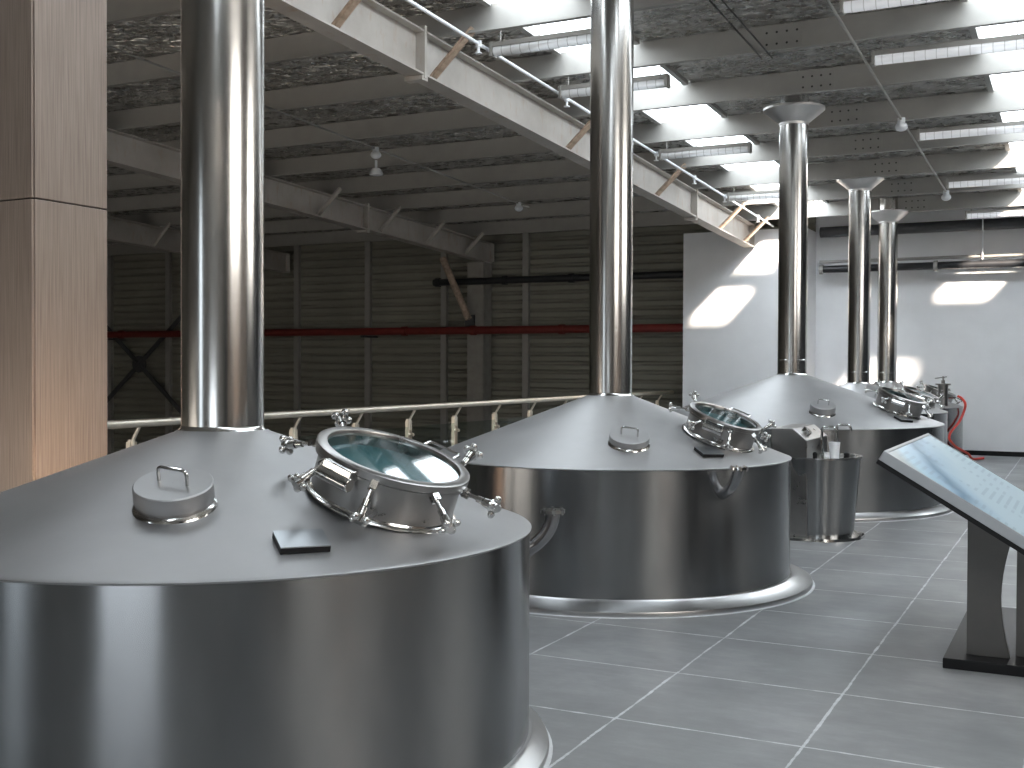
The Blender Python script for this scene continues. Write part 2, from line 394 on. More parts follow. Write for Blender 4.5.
struct(mb.build('ceiling', 'foil', smooth=False))
wn = 1
for si, (x0, x1) in enumerate(SX):
    for k in range((4, 0)[si], 15):
        mb = MB(); slab(mb, x0 + 0.01, x1 - 0.01, PUR[k] + 0.01, PUR[k + 1] - 0.01, 3.90, 3.905)
        o = struct(mb.build('window_%d' % wn, 'skyclear' if k in ((13, 14), (12, 14))[si] else 'skysunless', smooth=False)); wn += 1
        mb = MB()
        slab(mb, x0 - 0.03, x0 + 0.03, PUR[k] + 0.05, PUR[k + 1] - 0.05, 3.83, 3.885); slab(mb, x1 - 0.03, x1 + 0.03, PUR[k] + 0.05, PUR[k + 1] - 0.05, 3.83, 3.885)
        mb.build('window_frame', 'galv', o, smooth=False)

# unseen glowing windows added behind the camera to streak the steel and lift the roof
def added_window(n, axis, p, a0, a1, z0, z1, bars, m='addside'):
    mb = MB()
    t = 0.02
    if axis == 'x': mb.box((p - t, a0, z0), (p + t, a1, z1))
    else: mb.box((a0, p - t, z0), (a1, p + t, z1))
    o = struct(mb.build('window_%d' % n, m, smooth=False))
    mb = MB(); w = 0.06
    ys = [a0 + (a1 - a0) * i / bars for i in range(bars + 1)]
    for y in ys:
        if axis == 'x': mb.box((p - 0.06, y - w / 2, z0), (p + 0.06, y + w / 2, z1))
        else: mb.box((y - w / 2, p - 0.06, z0), (y + w / 2, p + 0.06, z1))
    for z in (z0, z1):
        if axis == 'x': mb.box((p - 0.06, a0, z - w / 2), (p + 0.06, a1, z + w / 2))
        else: mb.box((a0, p - 0.06, z - w / 2), (a1, p + 0.06, z + w / 2))
    mb.build('window_frame', 'darkgrey', o, smooth=False)
added_window(wn, 'x', XR - 0.03, -0.6, 3.4, 3.0, 4.7, 4)
added_window(wn + 1, 'x', XR - 0.03, 7.5, 11.0, 3.0, 4.6, 4)
added_window(wn + 2, 'y', Y0 + 0.03, -2.4, 0.2, 0.05, 1.15, 3, 'addfront')
added_window(wn + 3, 'y', Y0 + 0.03, -6.9, -5.8, 0.2, 3.4, 1, 'addtall')
for k in range(3): added_window(wn + 4 + k, 'y', Y0 + 0.03, -20.5 + 4 * k, -17.1 + 4 * k, -2.6, 0.5, 3, 'addhall' + 'abc'[k])  # unseen lower panes added to light the purlins from below

# ------------------------------------------------------------------ roof steel
ORD = ['first', 'second', 'third', 'fourth', 'fifth', 'sixth', 'seventh', 'eighth', 'ninth', 'tenth', 'eleventh', 'twelfth', 'thirteenth', 'fourteenth', 'fifteenth', 'sixteenth']
def purlin(y, label):
    root = thing('roof_purlin', label, 'roof beam', (0, y, zr(3.6, y)), 'galvanised roof purlins')
    mb = MB()
    poly = [(0.07, 0.0), (0.0, 0.0), (0.0, 0.27), (-0.07, 0.27), (-0.07, 0.262), (-0.006, 0.262), (-0.006, 0.006), (0.064, 0.006), (0.064, 0.025), (0.07, 0.025)]
    poly = [(-a, b) for a, b in poly]
    mb.prism(poly, 'x', XL, XR); mb.build('channel', 'galv', root, smooth=False)
    for x in (-2.75,):
        mb = MB(); mb.box((x - 0.2, -0.004, 0.02), (x + 0.2, 0.0, 0.25)); mb.build('lap_plate', 'lap', root, smooth=False)
    return root
n_p = len(PUR)
for i, y in enumerate(PUR):
    if y < 3: continue
    purlin(y, 'galvanised purlin across the roof, %s in line from the white back wall' % ORD[n_p - 1 - i])

def girder(X, y0, y1, atop, depth, w, label, braces, plates, bx):
    root = thing('roof_girder', label, 'girder', (X, y0, zr(atop - depth, y0)), 'sloping roof girders')
    mb = MB()
    def sl(x0, x1, ya, yb, a0, a1):
        v = [mb.bm.verts.new((x, y - y0, zr(a, y) - zr(atop - depth, y0))) for a in (a0, a1) for (x, y) in ((x0, ya), (x1, ya), (x1, yb), (x0, yb))]
        for f in ((0, 1, 2, 3), (4, 5, 6, 7), (0, 1, 5, 4), (1, 2, 6, 5), (2, 3, 7, 6), (3, 0, 4, 7)): mb.bm.faces.new([v[i] for i in f])
    sl(-w / 2, w / 2, y0, y1, atop - 0.018, atop - 0.001); sl(-w / 2, w / 2, y0, y1, atop - depth, atop - depth + 0.018); sl(-0.006, 0.006, y0, y1, atop - depth, atop)
    sl(-w / 2, w / 2, y1 - 0.02, y1, atop - depth, atop)
    mb.build('i_beam', 'girder', root, smooth=False)
    for y in plates:
        mb = MB(); zb = zr(atop - depth, y) - zr(atop - depth, y0)
        mb.box((-w / 2 - 0.01, y - y0 - 0.02, zb - 0.03), (w / 2 + 0.01, y - y0 + 0.02, zb + depth + 0.04))
        mb.box((-w / 2, y - y0 - 0.05, zb - 0.05), (w / 2, y - y0 + 0.05, zb - 0.005))
        mb.build('splice_plate', 'girder', root, smooth=False)
    for y in braces:
        zb = zr(atop - depth, y) - zr(atop - depth, y0)
        a = Vector((0.05, y - y0, zb + 0.04)); b = Vector((bx, y - y0, zb + depth + 0.03))
        d = (b - a).normalized(); q = Vector((0, 0, 1)).rotation_difference(d).to_matrix().to_4x4()
        L = (b - a).length
        mb = MB(); mb.box((-0.03, -0.004, 0), (0.03, 0.004, L)); mb.box((-0.03, -0.05, 0), (-0.024, 0.004, L))
        mb.build('fly_brace', 'brace' if X > -8 else 'girder', root, smooth=False, mtx=Matrix.Translation(a) @ q)
    return root
girder(-5.8, 2.0, 21.5, 3.6, 0.43, 0.2, 'steel roof girder bathed in daylight, running to the white projecting wall', [8.11 - 0.05, 9.68, 12.92, 16.15, 19.4, 20.98], [9.43, 17.93], 0.5)
girder(-11.75, 2.0, 22.2, 3.6, 0.43, 0.22, 'dim beige roof girder ending at the tan column of the ribbed wall', [15.9, 17.78, 19.4, 20.98], [17.3], 0.5)
girder(-17.3, 2.0, 22.2, 3.6, 0.45, 0.22, 'darkest roof girder, furthest from the brewing tanks', [14.6, 17.78], [16.2], 0.5)

# ------------------------------------------------------------------ the ribbed back wall: posts, pipes, column, brace
WY = Y1 - 0.1
for k in range(7):
    x = -10.91 - 2.045 * k
    mb = MB(); mb.prism([(x - 0.07, WY), (x - 0.07, WY - 0.1), (x + 0.07, WY - 0.1), (x + 0.07, WY), (x + 0.06, WY), (x + 0.06, WY - 0.09), (x - 0.06, WY - 0.09), (x - 0.06, WY)], 'z', -3.2, 4.5)
    tag(mb.build('wall_post', 'galv', smooth=False), 'slim steel post on the dark ribbed wall, %s from the white wall' % ORD[k], 'post', 'posts of the ribbed wall')
root = thing('steel_column', 'tan steel column against the ribbed wall under the dim roof girder', 'column', (-11.95, WY - 0.25, -3.2))
mb = MB(); mb.box((-0.2, -0.2, 0), (0.2, -0.18, 7.05)); mb.box((-0.2, 0.18, 0), (0.2, 0.2, 7.05)); mb.box((-0.01, -0.18, 0), (0.01, 0.18, 7.05))
mb.build('shaft', 'conc', root, smooth=False)
mb = MB(); mb.box((0.16, -0.14, 0), (0.2, 0.16, 7.05)); mb.build('stiffener', 'conc', root, smooth=False)
mb = MB(); mb.box((-0.22, -0.26, 5.62), (0.0, -0.2, 5.9)); mb.build('bracket', 'darkgrey', root, smooth=False)
mb = MB(); mb.tube([(-0.62, -0.55, 7.13), (0.03, -0.55, 5.8)], 0.075, 12)
mb.build('knee_brace', 'brace', root)['label'] = 'rusty diagonal knee brace'
root = thing('sprinkler_main', 'long dull red pipe running level across the ribbed wall', 'pipe', (-16, WY - 0.62, 2.36))
mb = MB(); mb.cyl((-9, 0, 0), (8.85, 0, 0), 0.085, n=16); mb.build('pipe_run', 'redpipe', root)
for x in (-7.0, -2.9, 1.2, 7.3):
    mb = MB(); mb.box((x - 0.03, 0.0, -0.13), (x + 0.03, 0.62, -0.085)); mb.build('mount_bracket', 'darkgrey', root, smooth=False)
for x in (-6.2, -1.9, 2.35, 4.1, 6.2):
    mb = MB(); mb.cyl((x - 0.06, 0, 0), (x + 0.06, 0, 0), 0.105, n=16); mb.build('coupling', 'redpipe', root)
root = thing('drain_pipe', 'black pipe across the ribbed wall above the red pipe', 'pipe', (-12.9, WY - 0.6, 3.42))
mb = MB(); mb.cyl((0, 0, 0), (5.75, 0, 0), 0.075, n=14); mb.build('pipe_run', 'blackpipe', root)
for x in (0.05, 1.7, 3.25):
    mb = MB(); mb.cyl((x, 0, 0), (x + 0.1, 0, 0), 0.1, n=14); mb.build('coupling', 'blackpipe', root)
# cross brace far left
root = thing('cross_bracing', 'dark steel cross bracing on the ribbed wall beside the panelled column', 'bracing', (-22, WY - 0.2, 1.6))
for s in (-1, 1):
    mb = MB(); mb.tube([(-1.9, 0, -1.6 * s), (1.9, 0, 1.6 * s)], 0.06, 8); mb.build('brace_rod', 'darkgrey', root)
mb = MB(); mb.cyl((0, -0.03, 0), (0, 0.03, 0), 0.22, n=16); mb.build('centre_plate', 'darkgrey', root)

# ------------------------------------------------------------------ pipes on the white back wall
root = thing('wall_pipe', 'black pipe with steel couplings running along the white back wall', 'pipe', (-4.6, Y1 - 0.35, 3.45))
mb = MB(); mb.cyl((0, 0, 0), (9.5, 0, 0), 0.07, n=14); mb.build('pipe_run', 'blackpipe', root)
for x in (0.0, 2.05, 3.75, 5.6):
    mb = MB(); mb.cyl((x, 0, 0), (x + 0.07, 0, 0), 0.095, n=14); mb.build('coupling', 'galv', root)
mb = MB(); mb.cyl((0.0, -0.02, 0.14), (9.5, -0.02, 0.14), 0.03, n=10); mb.build('upper_conduit', 'galv', root)
mb = MB(); mb.cyl((-4.6, Y1 - 0.3, 4.16), (5.0, Y1 - 0.3, 4.16), 0.1, n=14)
tag(mb.build('eaves_duct', 'darkgrey'), 'dark duct under the eaves at the top of the white back wall', 'duct')
mb = MB(); mb.cyl((-1.72, Y1 - 0.45, 3.53), (-1.72, Y1 - 0.45, 4.3), 0.012, n=8)
tag(mb.build('hanger_rod', 'plastic'), 'thin white rod hanging from the roof to the black wall pipe', 'rod')

# ------------------------------------------------------------------ linear lights, conduits with globes
def linear_light(x0, x1, y, label, m='guard'):
    root = thing('linear_light', label, 'light', ((x0 + x1) / 2, y, zr(3.5, y)), 'caged strip lights under the roof')
    L = (x1 - x0) / 2
    mb = MB(); mb.box((-L, -0.05, 0.03), (L, 0.05, 0.075)); mb.build('housing', 'galv', root, smooth=False)
    mb = MB(); mb.cyl((-L + 0.02, 0, -0.005), (L - 0.02, 0, -0.005), 0.052, n=16); mb.build('cover', m, root)
    for q in (-1, 1):
        mb = MB(); mb.box((q * L - 0.015, -0.055, -0.06), (q * L + 0.015, 0.055, 0.08)); mb.build('end_cap', 'galv', root, smooth=False, bevel=0.004)
    for s in (-1, 1):
        mb = MB(); mb.cyl((s * (L - 0.08), 0, 0.07), (s * (L - 0.08), 0, 0.37), 0.006, n=6); mb.build('hanger', 'galv', root)
for i, y in enumerate((18.2, 14.9, 11.6, 9.97)):
    linear_light(-5.25, -4.02, y, 'caged strip light beside the bright girder, %s from the projecting white wall' % ORD[i])
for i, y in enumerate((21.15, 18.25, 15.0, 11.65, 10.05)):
    linear_light(-1.92, -0.55, y, 'caged strip light below the rooflights over the walkway, %s from the back wall' % ORD[i], 'guardglow')

def conduit(name, x, y0, y1, a, r, label, heads, head, m='galv'):
    root = thing(name, label, 'conduit', (x, y0, zr(a, y0)))
    L = y1 - y0
    mb = MB(); mb.tube([(0, 0, 0), (0, L, -SL * L)], r, 8); mb.build('pipe_run', m, root)
    for y in heads:
        mb = MB(); p = Vector((0, y - y0, -SL * (y - y0)))
        if head == 'sprinkler_head':
            mb.cyl(p + Vector((0, 0, 0.03)), p - Vector((0, 0, 0.03)), 0.03, n=10); mb.cyl(p - Vector((0, 0, 0.02)), p - Vector((0, 0, 0.09)), 0.014, n=8); mb.cyl(p - Vector((0, 0, 0.085)), p - Vector((0, 0, 0.095)), 0.035, n=10)
        else:
            mb.cyl(p + Vector((0, 0, 0.02)), p - Vector((0, 0, 0.06)), 0.045, n=12); mb.ball(p - Vector((0, 0, 0.085)), 0.075, (1, 1, 0.75))
        mb.build(head, 'plastic', root)
conduit('sprinkler_pipe', -5.32, 4, 21.4, 3.53, 0.017, 'slim white sprinkler pipe alongside the bright roof girder', [9.8, 11.9, 13.7, 14.9, 16.6, 18.2, 20.3], 'sprinkler_head', 'plastic')
conduit('ceiling_conduit', -2.03, 4, 19.3, 3.55, 0.014, 'thin grey conduit with two white globes above the tanks', [14.3, 19.1], 'globe_lamp')
conduit('ceiling_conduit', -8.76, 4, 18.0, 3.52, 0.014, 'dim conduit with white globes under the dark part of the roof', [13.2, 17.6], 'globe_lamp')
root = thing('pendant_lamp', 'small white dome lamp hanging below the dark part of the roof', 'lamp', (-9.42, 14.2, 4.42))
mb = MB(); mb.lathe([(0.001, 0.09), (0.06, 0.08), (0.1, 0.02), (0.1, -0.02), (0.001, -0.03)], 16); mb.build('shade', 'plastic', root)
mb = MB(); mb.cyl((0, 0, 0.08), (0, 0, 0.2), 0.02, n=8); mb.build('stem', 'plastic', root)
mb = MB(); mb.cyl((0, 0, 0.2), (0, 0, zr(3.6, 14.2) - 4.42 + 0.05), 0.005, n=6); mb.build('cord', 'black', root)
for k, x in enumerate((-2.98, -2.88)):
    mb = MB(); mb.tube([(x, 9.7, zr(3.588, 9.7)), (x, 11.5, zr(3.588, 11.5))], 0.009, 6)
    tag(mb.build('steel_cable', 'black'), ['thin dark cable slung under the purlins, the one closer to the bright girder', 'thin dark cable slung under the purlins, the one closer to the globe conduit'][k], 'cable', 'cables under the purlins')

# ------------------------------------------------------------------ panelled column
root = thing('panelled_column', 'square column clad in bronze-toned brushed panels behind the front tank', 'column', (-5.92, 5.08, 0))
ztop = zr(3.17, 5.1)
mb = MB(); mb.box((-0.29, -0.26, 0), (0.29, 0.255, ztop)); mb.build('core', 'black', root, smooth=False)
def clad(name, lo, hi):
    mb = MB(); mb.box(lo, hi); return mb.build(name, 'panel', root, smooth=False, bevel=0.004)
for z0, z1 in ((0.02, 2.58), (2.588, ztop - 0.01)):
    clad('cladding_panel', (-0.34, -0.29, z0), (0.309, -0.262, z1))          # face towards the camera
    clad('cladding_panel', (0.292, -0.275, z0), (0.32, 0.285, z1))   # face towards the tanks
    clad('cladding_panel', (-0.34, 0.258, z0), (0.29, 0.285, z1))
    clad('cladding_panel', (-0.345, -0.255, z0), (-0.292, 0.255, z1))

# ------------------------------------------------------------------ handrail
root = thing('balustrade', 'stainless handrail with glass panels along the deck edge behind the tanks', 'handrail', (-7.6, 2.0, 0))
mb = MB(); mb.cyl((0.0, -4, 1.072), (0.0, Y1 - 0.1 - 2.0, 1.072), 0.038, n=16); mb.build('top_rail', 'rail', root)
for k in range(-2, 13):
    y = 7.66 + 1.177 * k - 2.0
    if k == 12: y -= 0.05
    mb = MB()
    for dy in (-0.035, 0.035): mb.box((-0.13, y + dy - 0.006, 0), (-0.08, y + dy + 0.006, 0.90))
    mb.tube([(-0.105, y, 0.86), (-0.08, y, 0.93), (0.0, y, 1.055)], 0.018, 8)
    mb.cyl((-0.105, y, 0.78), (-0.105, y, 0.92), 0.035, n=12)
    p = mb.build('baluster', 'rail', root)
    mb = MB()
    for z in (0.3, 0.72): mb.cyl((-0.09, y - 0.06, z), (-0.09, y + 0.06, z), 0.024, n=10); mb.cyl((-0.1, y, z), (-0.03, y, z), 0.022, n=10)
    mb.build('glass_clamp', 'rail', p)
for k in range(-2, 12):
    y = 7.66 + 1.177 * k - 2.0
    mb = MB(); mb.box((-0.085, y + 0.06, 0.08), (-0.073, y + 1.117, 0.82)); mb.build('glass_panel', 'railglass', root, smooth=False)

# ------------------------------------------------------------------ brewing tanks
def clamp_mesh():
    mb = MB()                                # swing bolt lying along +x from the ring
    mb.box((-0.02, -0.016, -0.012), (0.01, -0.009, 0.012)); mb.box((-0.02, 0.009, -0.012), (0.01, 0.016, 0.012))
    mb.cyl((0, -0.019, 0), (0, 0.019, 0), 0.007, n=10)
    mb.cyl((0, 0, 0), (0.115, 0, 0), 0.0075, n=10); mb.cyl((0.05, 0, 0), (0.075, 0, 0), 0.013, n=12); mb.cyl((0.08, 0, 0), (0.118, 0, 0), 0.016, 0.02, n=12)
    for k in range(4):
        a = PI / 2 * k + PI / 4
        mb.ball((0.125, 0.028 * math.cos(a), 0.028 * math.sin(a)), 0.0155, (0.8, 1, 1), 10)
    mb.cyl((0.113, 0, 0), (0.136, 0, 0), 0.026, 0.018, n=14)
    return mb
_cl = [None]

def tank(name_label, cx, cy, R, zrim, za, rp, fl_r, hatch, cap, plate, skirt_z, rpipe_top, extra=None):
    root = thing('brewing_tank', name_label, 'brewing tank', (cx, cy, 0), 'stainless brewing tanks')
    slope = (za - zrim) / (R - rp); tilt = math.atan(slope)
    zc = lambda r: zrim + (R - r) * slope
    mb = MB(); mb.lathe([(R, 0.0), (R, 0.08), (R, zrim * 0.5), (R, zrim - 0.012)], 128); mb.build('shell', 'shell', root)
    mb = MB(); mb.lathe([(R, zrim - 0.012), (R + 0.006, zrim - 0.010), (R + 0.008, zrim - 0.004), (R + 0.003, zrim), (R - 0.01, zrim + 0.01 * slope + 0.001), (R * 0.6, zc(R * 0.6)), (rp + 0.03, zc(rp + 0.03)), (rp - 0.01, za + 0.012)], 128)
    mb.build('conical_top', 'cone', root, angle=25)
    mb = MB(); mb.lathe([(R - 0.01, 0.085), (R + 0.012, 0.083), (R + 0.022, 0.072), (fl_r, 0.035), (fl_r + 0.005, 0.02), (fl_r, 0.0)], 128); fl = mb.build('base_flange', 'flange', root)
    mb = MB(); mb.lathe([(fl_r - 0.01, 0.004), (fl_r + 0.018, 0.003), (fl_r + 0.02, 0.0)], 96); mb.build('sealant_bead', 'seal', fl)
    # flue
    mb = MB(); mb.lathe([(rp, za - 0.03), (rp, 2.0), (rp, 3.0), (rp, skirt_z), (rp, zr(3.86, cy))], 64); pipe = mb.build('flue_pipe', 'pipe', root)
    mb = MB(); mb.lathe([(rp + 0.016, zc(rp + 0.016) - 0.002), (rp + 0.013, zc(rp + 0.01) + 0.003), (rp + 0.005, za + 0.006), (rp + 0.001, za + 0.016)], 64); mb.build('weld_collar', 'polish', pipe)
    if cy > 10:
        mb = MB(); mb.lathe([(rp, za + 0.16), (rp + 0.0025, za + 0.163), (rp + 0.0025, za + 0.172), (rp, za + 0.175)], 64); mb.build('pipe_seam', 'polish', pipe)
    mb = MB(); mb.lathe([(rp + 0.004, skirt_z - 0.03), (rp + 0.006, skirt_z), (rp + 0.19, skirt_z + 0.15), (rp + 0.19, skirt_z + 0.175), (rp + 0.16, skirt_z + 0.175), (rp - 0.01, skirt_z + 0.15)], 64); mb.build('flashing_cone', 'skirt', pipe)
    # small round cap with bar handle
    if cap:
        r, az, cr, ch = cap; a = math.radians(az)
        n_ = Vector((math.sin(tilt) * math.cos(a), math.sin(tilt) * math.sin(a), math.cos(tilt)))
        q = Vector((0, 0, 1)).rotation_difference(n_).to_matrix().to_4x4()
        mt = Matrix.Translation((r * math.cos(a), r * math.sin(a), zc(r))) @ q
        mb = MB(); mb.lathe([(cr * 0.97, -0.03), (cr * 0.97, ch * 0.62)], 48)
        cp = mb.build('vent_socket', 'neck', root, mtx=mt)
        mb = MB(); mb.lathe([(cr - 0.002, ch * 0.3), (cr, ch * 0.32), (cr, ch * 0.95), (cr - 0.004, ch), (0.001, ch + 0.002)], 48); mb.build('vent_lid', 'cone', cp)
        mb = MB(); mb.lathe([(cr * 1.07, -0.002), (cr * 1.04, 0.006), (cr * 0.98, 0.014)], 48); mb.build('weld_ring', 'polish', cp)
        h = 0.42 * cr; ry = math.radians(8)
        d1 = Vector((math.cos(ry), math.sin(ry), 0)); z1 = ch - 0.002; z2 = ch + 0.055
        P = [d1 * -h + Vector((0, 0, z1))] + bend(d1 * -h + Vector((0, 0, z2 - 0.02)), d1 * -h + Vector((0, 0, z2)), d1 * (-h + 0.02) + Vector((0, 0, z2)), 4) + bend(d1 * (h - 0.02) + Vector((0, 0, z2)), d1 * h + Vector((0, 0, z2)), d1 * h + Vector((0, 0, z2 - 0.02)), 4) + [d1 * h + Vector((0, 0, z1))]
        mb = MB(); mb.tube(P, 0.0065, 8); mb.build('lid_handle', 'polish', cp)
    # manhole
    if hatch:
        r, az, hr, hh = hatch[:4]; a = math.radians(az)
        n_ = Vector((math.sin(tilt) * math.cos(a), math.sin(tilt) * math.sin(a), math.cos(tilt)))
        u = Vector((0, 0, 1)).cross(n_).normalized(); v = n_.cross(u)
        mt = Matrix((u, v, n_)).transposed().to_4x4(); mt.translation = Vector((r * math.cos(a), r * math.sin(a), zc(r)))
        rn = hr * 0.93
        mb = MB(); mb.lathe([(rn, -0.03), (rn, hh - 0.05), (hr * 0.985, hh - 0.045), (hr * 0.985, hh - 0.034), (rn - 0.02, hh - 0.034), (rn - 0.02, -0.03)], 72)
        neck = mb.build('manhole_neck', 'neck', root, mtx=mt)
        mb = MB(); mb.lathe([(rn + 0.02, 0.0), (rn + 0.016, 0.005), (rn + 0.004, 0.01), (rn - 0.002, 0.02)], 72); mb.build('weld_ring', 'polish', neck)
        mb = MB(); mb.lathe([(hr * 0.97, hh - 0.033), (hr, hh - 0.03), (hr, hh - 0.004), (hr - 0.006, hh), (hr * 0.875, hh), (hr * 0.86, hh - 0.008), (hr * 0.86, hh - 0.033)], 72, True); mb.build('lid_ring', 'neck', neck)
        mb = MB(); mb.lathe([(hr * 0.865, hh - 0.012), (0.001, hh - 0.012)], 72); mb.build('lid_glass', 'hatchglass', neck)
        mb = MB(); mb.lathe([(rn - 0.02, hh - 0.06), (0.001, hh - 0.06)], 48); mb.build('interior_disc', 'teal', neck)  # disc below the glass, the dim interior put into its colour
        # hinge block
        th = math.radians(hatch[5]); e = Vector((math.cos(th), math.sin(th), 0)); f = Vector((-math.sin(th), math.cos(th), 0))
        hm = Matrix((f, e, Vector((0, 0, 1)))).transposed().to_4x4(); 
        # axes: local x along tangent, local y outward
        if hm.to_3x3().determinant() < 0: hm = Matrix((-f, e, Vector((0, 0, 1)))).transposed().to_4x4()
        hm.translation = e * hr
        mb = MB(); mb.box((-0.065, -0.03, hh - 0.052), (0.065, 0.036, hh - 0.012)); mb.cyl((-0.07, 0.03, hh - 0.062), (0.07, 0.03, hh - 0.062), 0.026, n=16)
        mb.build('hinge', 'polish', neck, mtx=hm, bevel=0.003)
        # wire handle
        th = math.radians(hatch[6]); e = Vector((math.cos(th), math.sin(th), 0)); f = Vector((-math.sin(th), math.cos(th), 0))
        z0 = hh - 0.015; w = 0.075
        P = [e * hr - f * w + Vector((0, 0, z0))] + bend(e * (hr + 0.045) - f * w + Vector((0, 0, z0 + 0.01)), e * (hr + 0.06) - f * w + Vector((0, 0, z0 + 0.012)), e * (hr + 0.06) - f * (w - 0.015) + Vector((0, 0, z0 + 0.012)), 3) + bend(e * (hr + 0.06) + f * (w - 0.015) + Vector((0, 0, z0 + 0.012)), e * (hr + 0.06) + f * w + Vector((0, 0, z0 + 0.012)), e * (hr + 0.045) + f * w + Vector((0, 0, z0 + 0.01)), 3) + [e * hr + f * w + Vector((0, 0, z0))]
        mb = MB(); mb.tube(P, 0.006, 8); mb.build('lift_handle', 'polish', neck)
        for k_, (t_, up, yw) in enumerate(hatch[4]):
            tw = 0.2 + 0.37 * k_
            t = math.radians(t_); ax = Vector((math.cos(t), math.sin(t), 0)); upv = math.radians(up)
            mm = Matrix.Translation(ax * (hr + 0.01) + Vector((0, 0, hh - 0.045))) @ Matrix.Rotation(t + math.radians(yw), 4, 'Z') @ Matrix.Rotation(-upv, 4, 'Y') @ Matrix.Rotation(tw, 4, 'X') @ Matrix.Scale(hr / 0.285, 4)
            if _cl[0] is None:
                _cl[0] = clamp_mesh().build('swing_clamp', 'polish', neck, mtx=mm)
            else:
                copy_child(_cl[0], neck, mm)
    if plate:
        r, az, rot = plate; a = math.radians(az)
        n_ = Vector((math.sin(tilt) * math.cos(a), math.sin(tilt) * math.sin(a), math.cos(tilt)))
        q = Vector((0, 0, 1)).rotation_difference(n_).to_matrix().to_4x4()
        c = Vector((r * math.cos(a), r * math.sin(a), zc(r)))
        mb = MB(); mb.box((-0.085, -0.06, 0.0), (0.085, 0.06, 0.022))
        o = mb.build('name_plate', 'black', root, mtx=Matrix.Translation(c) @ q @ Matrix.Rotation(math.radians(rot), 4, 'Z'), bevel=0.002)
        mb = MB(); mb.box((-0.085, -0.06, 0.0222), (0.085, 0.06, 0.026)); mb.build('plate_face', 'plate', o, smooth=False)
    return root, zc, slope

CL = [(123, -25, -30), (165, -30, 15), (78, 15, -25), (207, -50, 0), (252, -25, 0), (291, 0, -20), (340, 30, 30)]
CM = [(174, -15, 0), (78, 30, -25), (219, -50, 0), (312, 35, 30), (318, -25, 30), (120, -15, -10), (262, -30, 0)]
t1, z1, s1 = tank('large stainless brewing tank at the front of the row, beside the bronze panelled column', -3.243, 3.738, 1.289, 0.93, 1.33, 0.1695, 1.37,
     (0.849, -5.5, 0.297, 0.185, CL, 182, 3), (0.795, -60.8, 0.137, 0.085), (1.10, -35.7, 52), 4.6, 0.17)
t2, z2, s2 = tank('stainless brewing tank second in the row, with a bent overflow pipe on its front', -3.267, 8.147, 1.344, 0.93, 1.379, 0.1635, 1.505,
     (0.92, -11.5, 0.266, 0.173, CM, 195, 8), (0.965, -60.5, 0.136, 0.06), (1.14, -32.3, 52), 4.5, 0.165)
t3, z3, s3 = tank('widest stainless brewing tank, standing behind the round steel sink', -3.143, 13.594, 1.694, 0.958, 1.51, 0.167, 1.80,
     (1.26, -12, 0.27, 0.19, CM, 195, 8), (1.27, -62.4, 0.134, 0.09), (1.50, -25.7, 52), 4.47, 0.167)
t4, z4, s4 = tank('stainless brewing tank between the widest tank and the tank with the red hose', -3.2, 18.3, 1.3, 0.93, 1.352, 0.166, 1.42,
     (0.9, -8, 0.27, 0.16, CM, 195, 8), (0.9, -62, 0.13, 0.08), (1.1, -28, 52), 4.345, 0.166)
t5, z5, s5 = tank('last stainless brewing tank by the white back wall, draped with the red hose', -3.2, 21.08, 1.26, 0.92, 1.337, 0.166, 1.30,
     (0.85, -3, 0.27, 0.15, CL, 195, 8), (0.88, -62, 0.13, 0.08), None, 4.169, 0.166)

def overflow(root, base, mid, top, rad, lead):
    P = [Vector(lead), Vector(base)] + bend(base, mid, top, 10)[1:]
    mb = MB(); mb.tube(P, rad, 16); o = mb.build('overflow_pipe', 'darkpipe', root)
    t = Vector(top)
    mb = MB(); mb.cyl(t - Vector((0, 0, 0.004)), t + Vector((0, 0, 0.012)), rad * 1.75, n=24)
    for k in range(6):
        a = k * PI / 3; mb.cyl(t + Vector((rad * 1.4 * math.cos(a), rad * 1.4 * math.sin(a), -0.012)), t + Vector((rad * 1.4 * math.cos(a), rad * 1.4 * math.sin(a), 0.02)), 0.007, n=6)
    mb.build('pipe_flange', 'polish', o)
overflow(t1, (0.95, 1.03, 0.765), (1.037, 1.06, 0.83), (1.037, 1.062, 0.925), 0.033, (0.84, 0.94, 0.68))
a = math.radians(-34.5); R = 1.344
def rad_(r, z): return (r * math.cos(a), r * math.sin(a), z)
overflow(t2, rad_(R + 0.0, 0.755), rad_(R + 0.12, 0.80), rad_(R + 0.16, 0.935), 0.036, rad_(R - 0.06, 0.74))

# fittings on the last tank
mb = MB(); c = (0.99, -0.48); zt = z5(math.hypot(*c))
mb.lathe([(0.085, -0.06), (0.085, 0.32), (0.125, 0.32), (0.125, 0.345), (0.03, 0.35), (0.03, 0.40), (0.012, 0.405), (0.012, 0.47), (0.001, 0.47)], 32)
f5 = mb.build('filter_pot', 'neck', t5, mtx=Matrix.Translation((c[0], c[1], zt)))
mb = MB(); mb.cyl((-0.13, 0, 0.43), (0.06, 0, 0.46), 0.008, n=8); mb.build('pot_lever', 'polish', f5)
mb = MB(); mb.tube([(0.99, -0.36, zt + 0.02), (1.05, -0.28, zt + 0.1), (1.14, -0.18, zt + 0.1)], 0.03, 10); mb.build('hose_coupling', 'polish', t5)
H5 = Vector((-3.2, 21.08, 0))
def onshell(az, z, r=1.295): return ((r + 0.01) * math.cos(math.radians(az)), (r + 0.01) * math.sin(math.radians(az)), z)
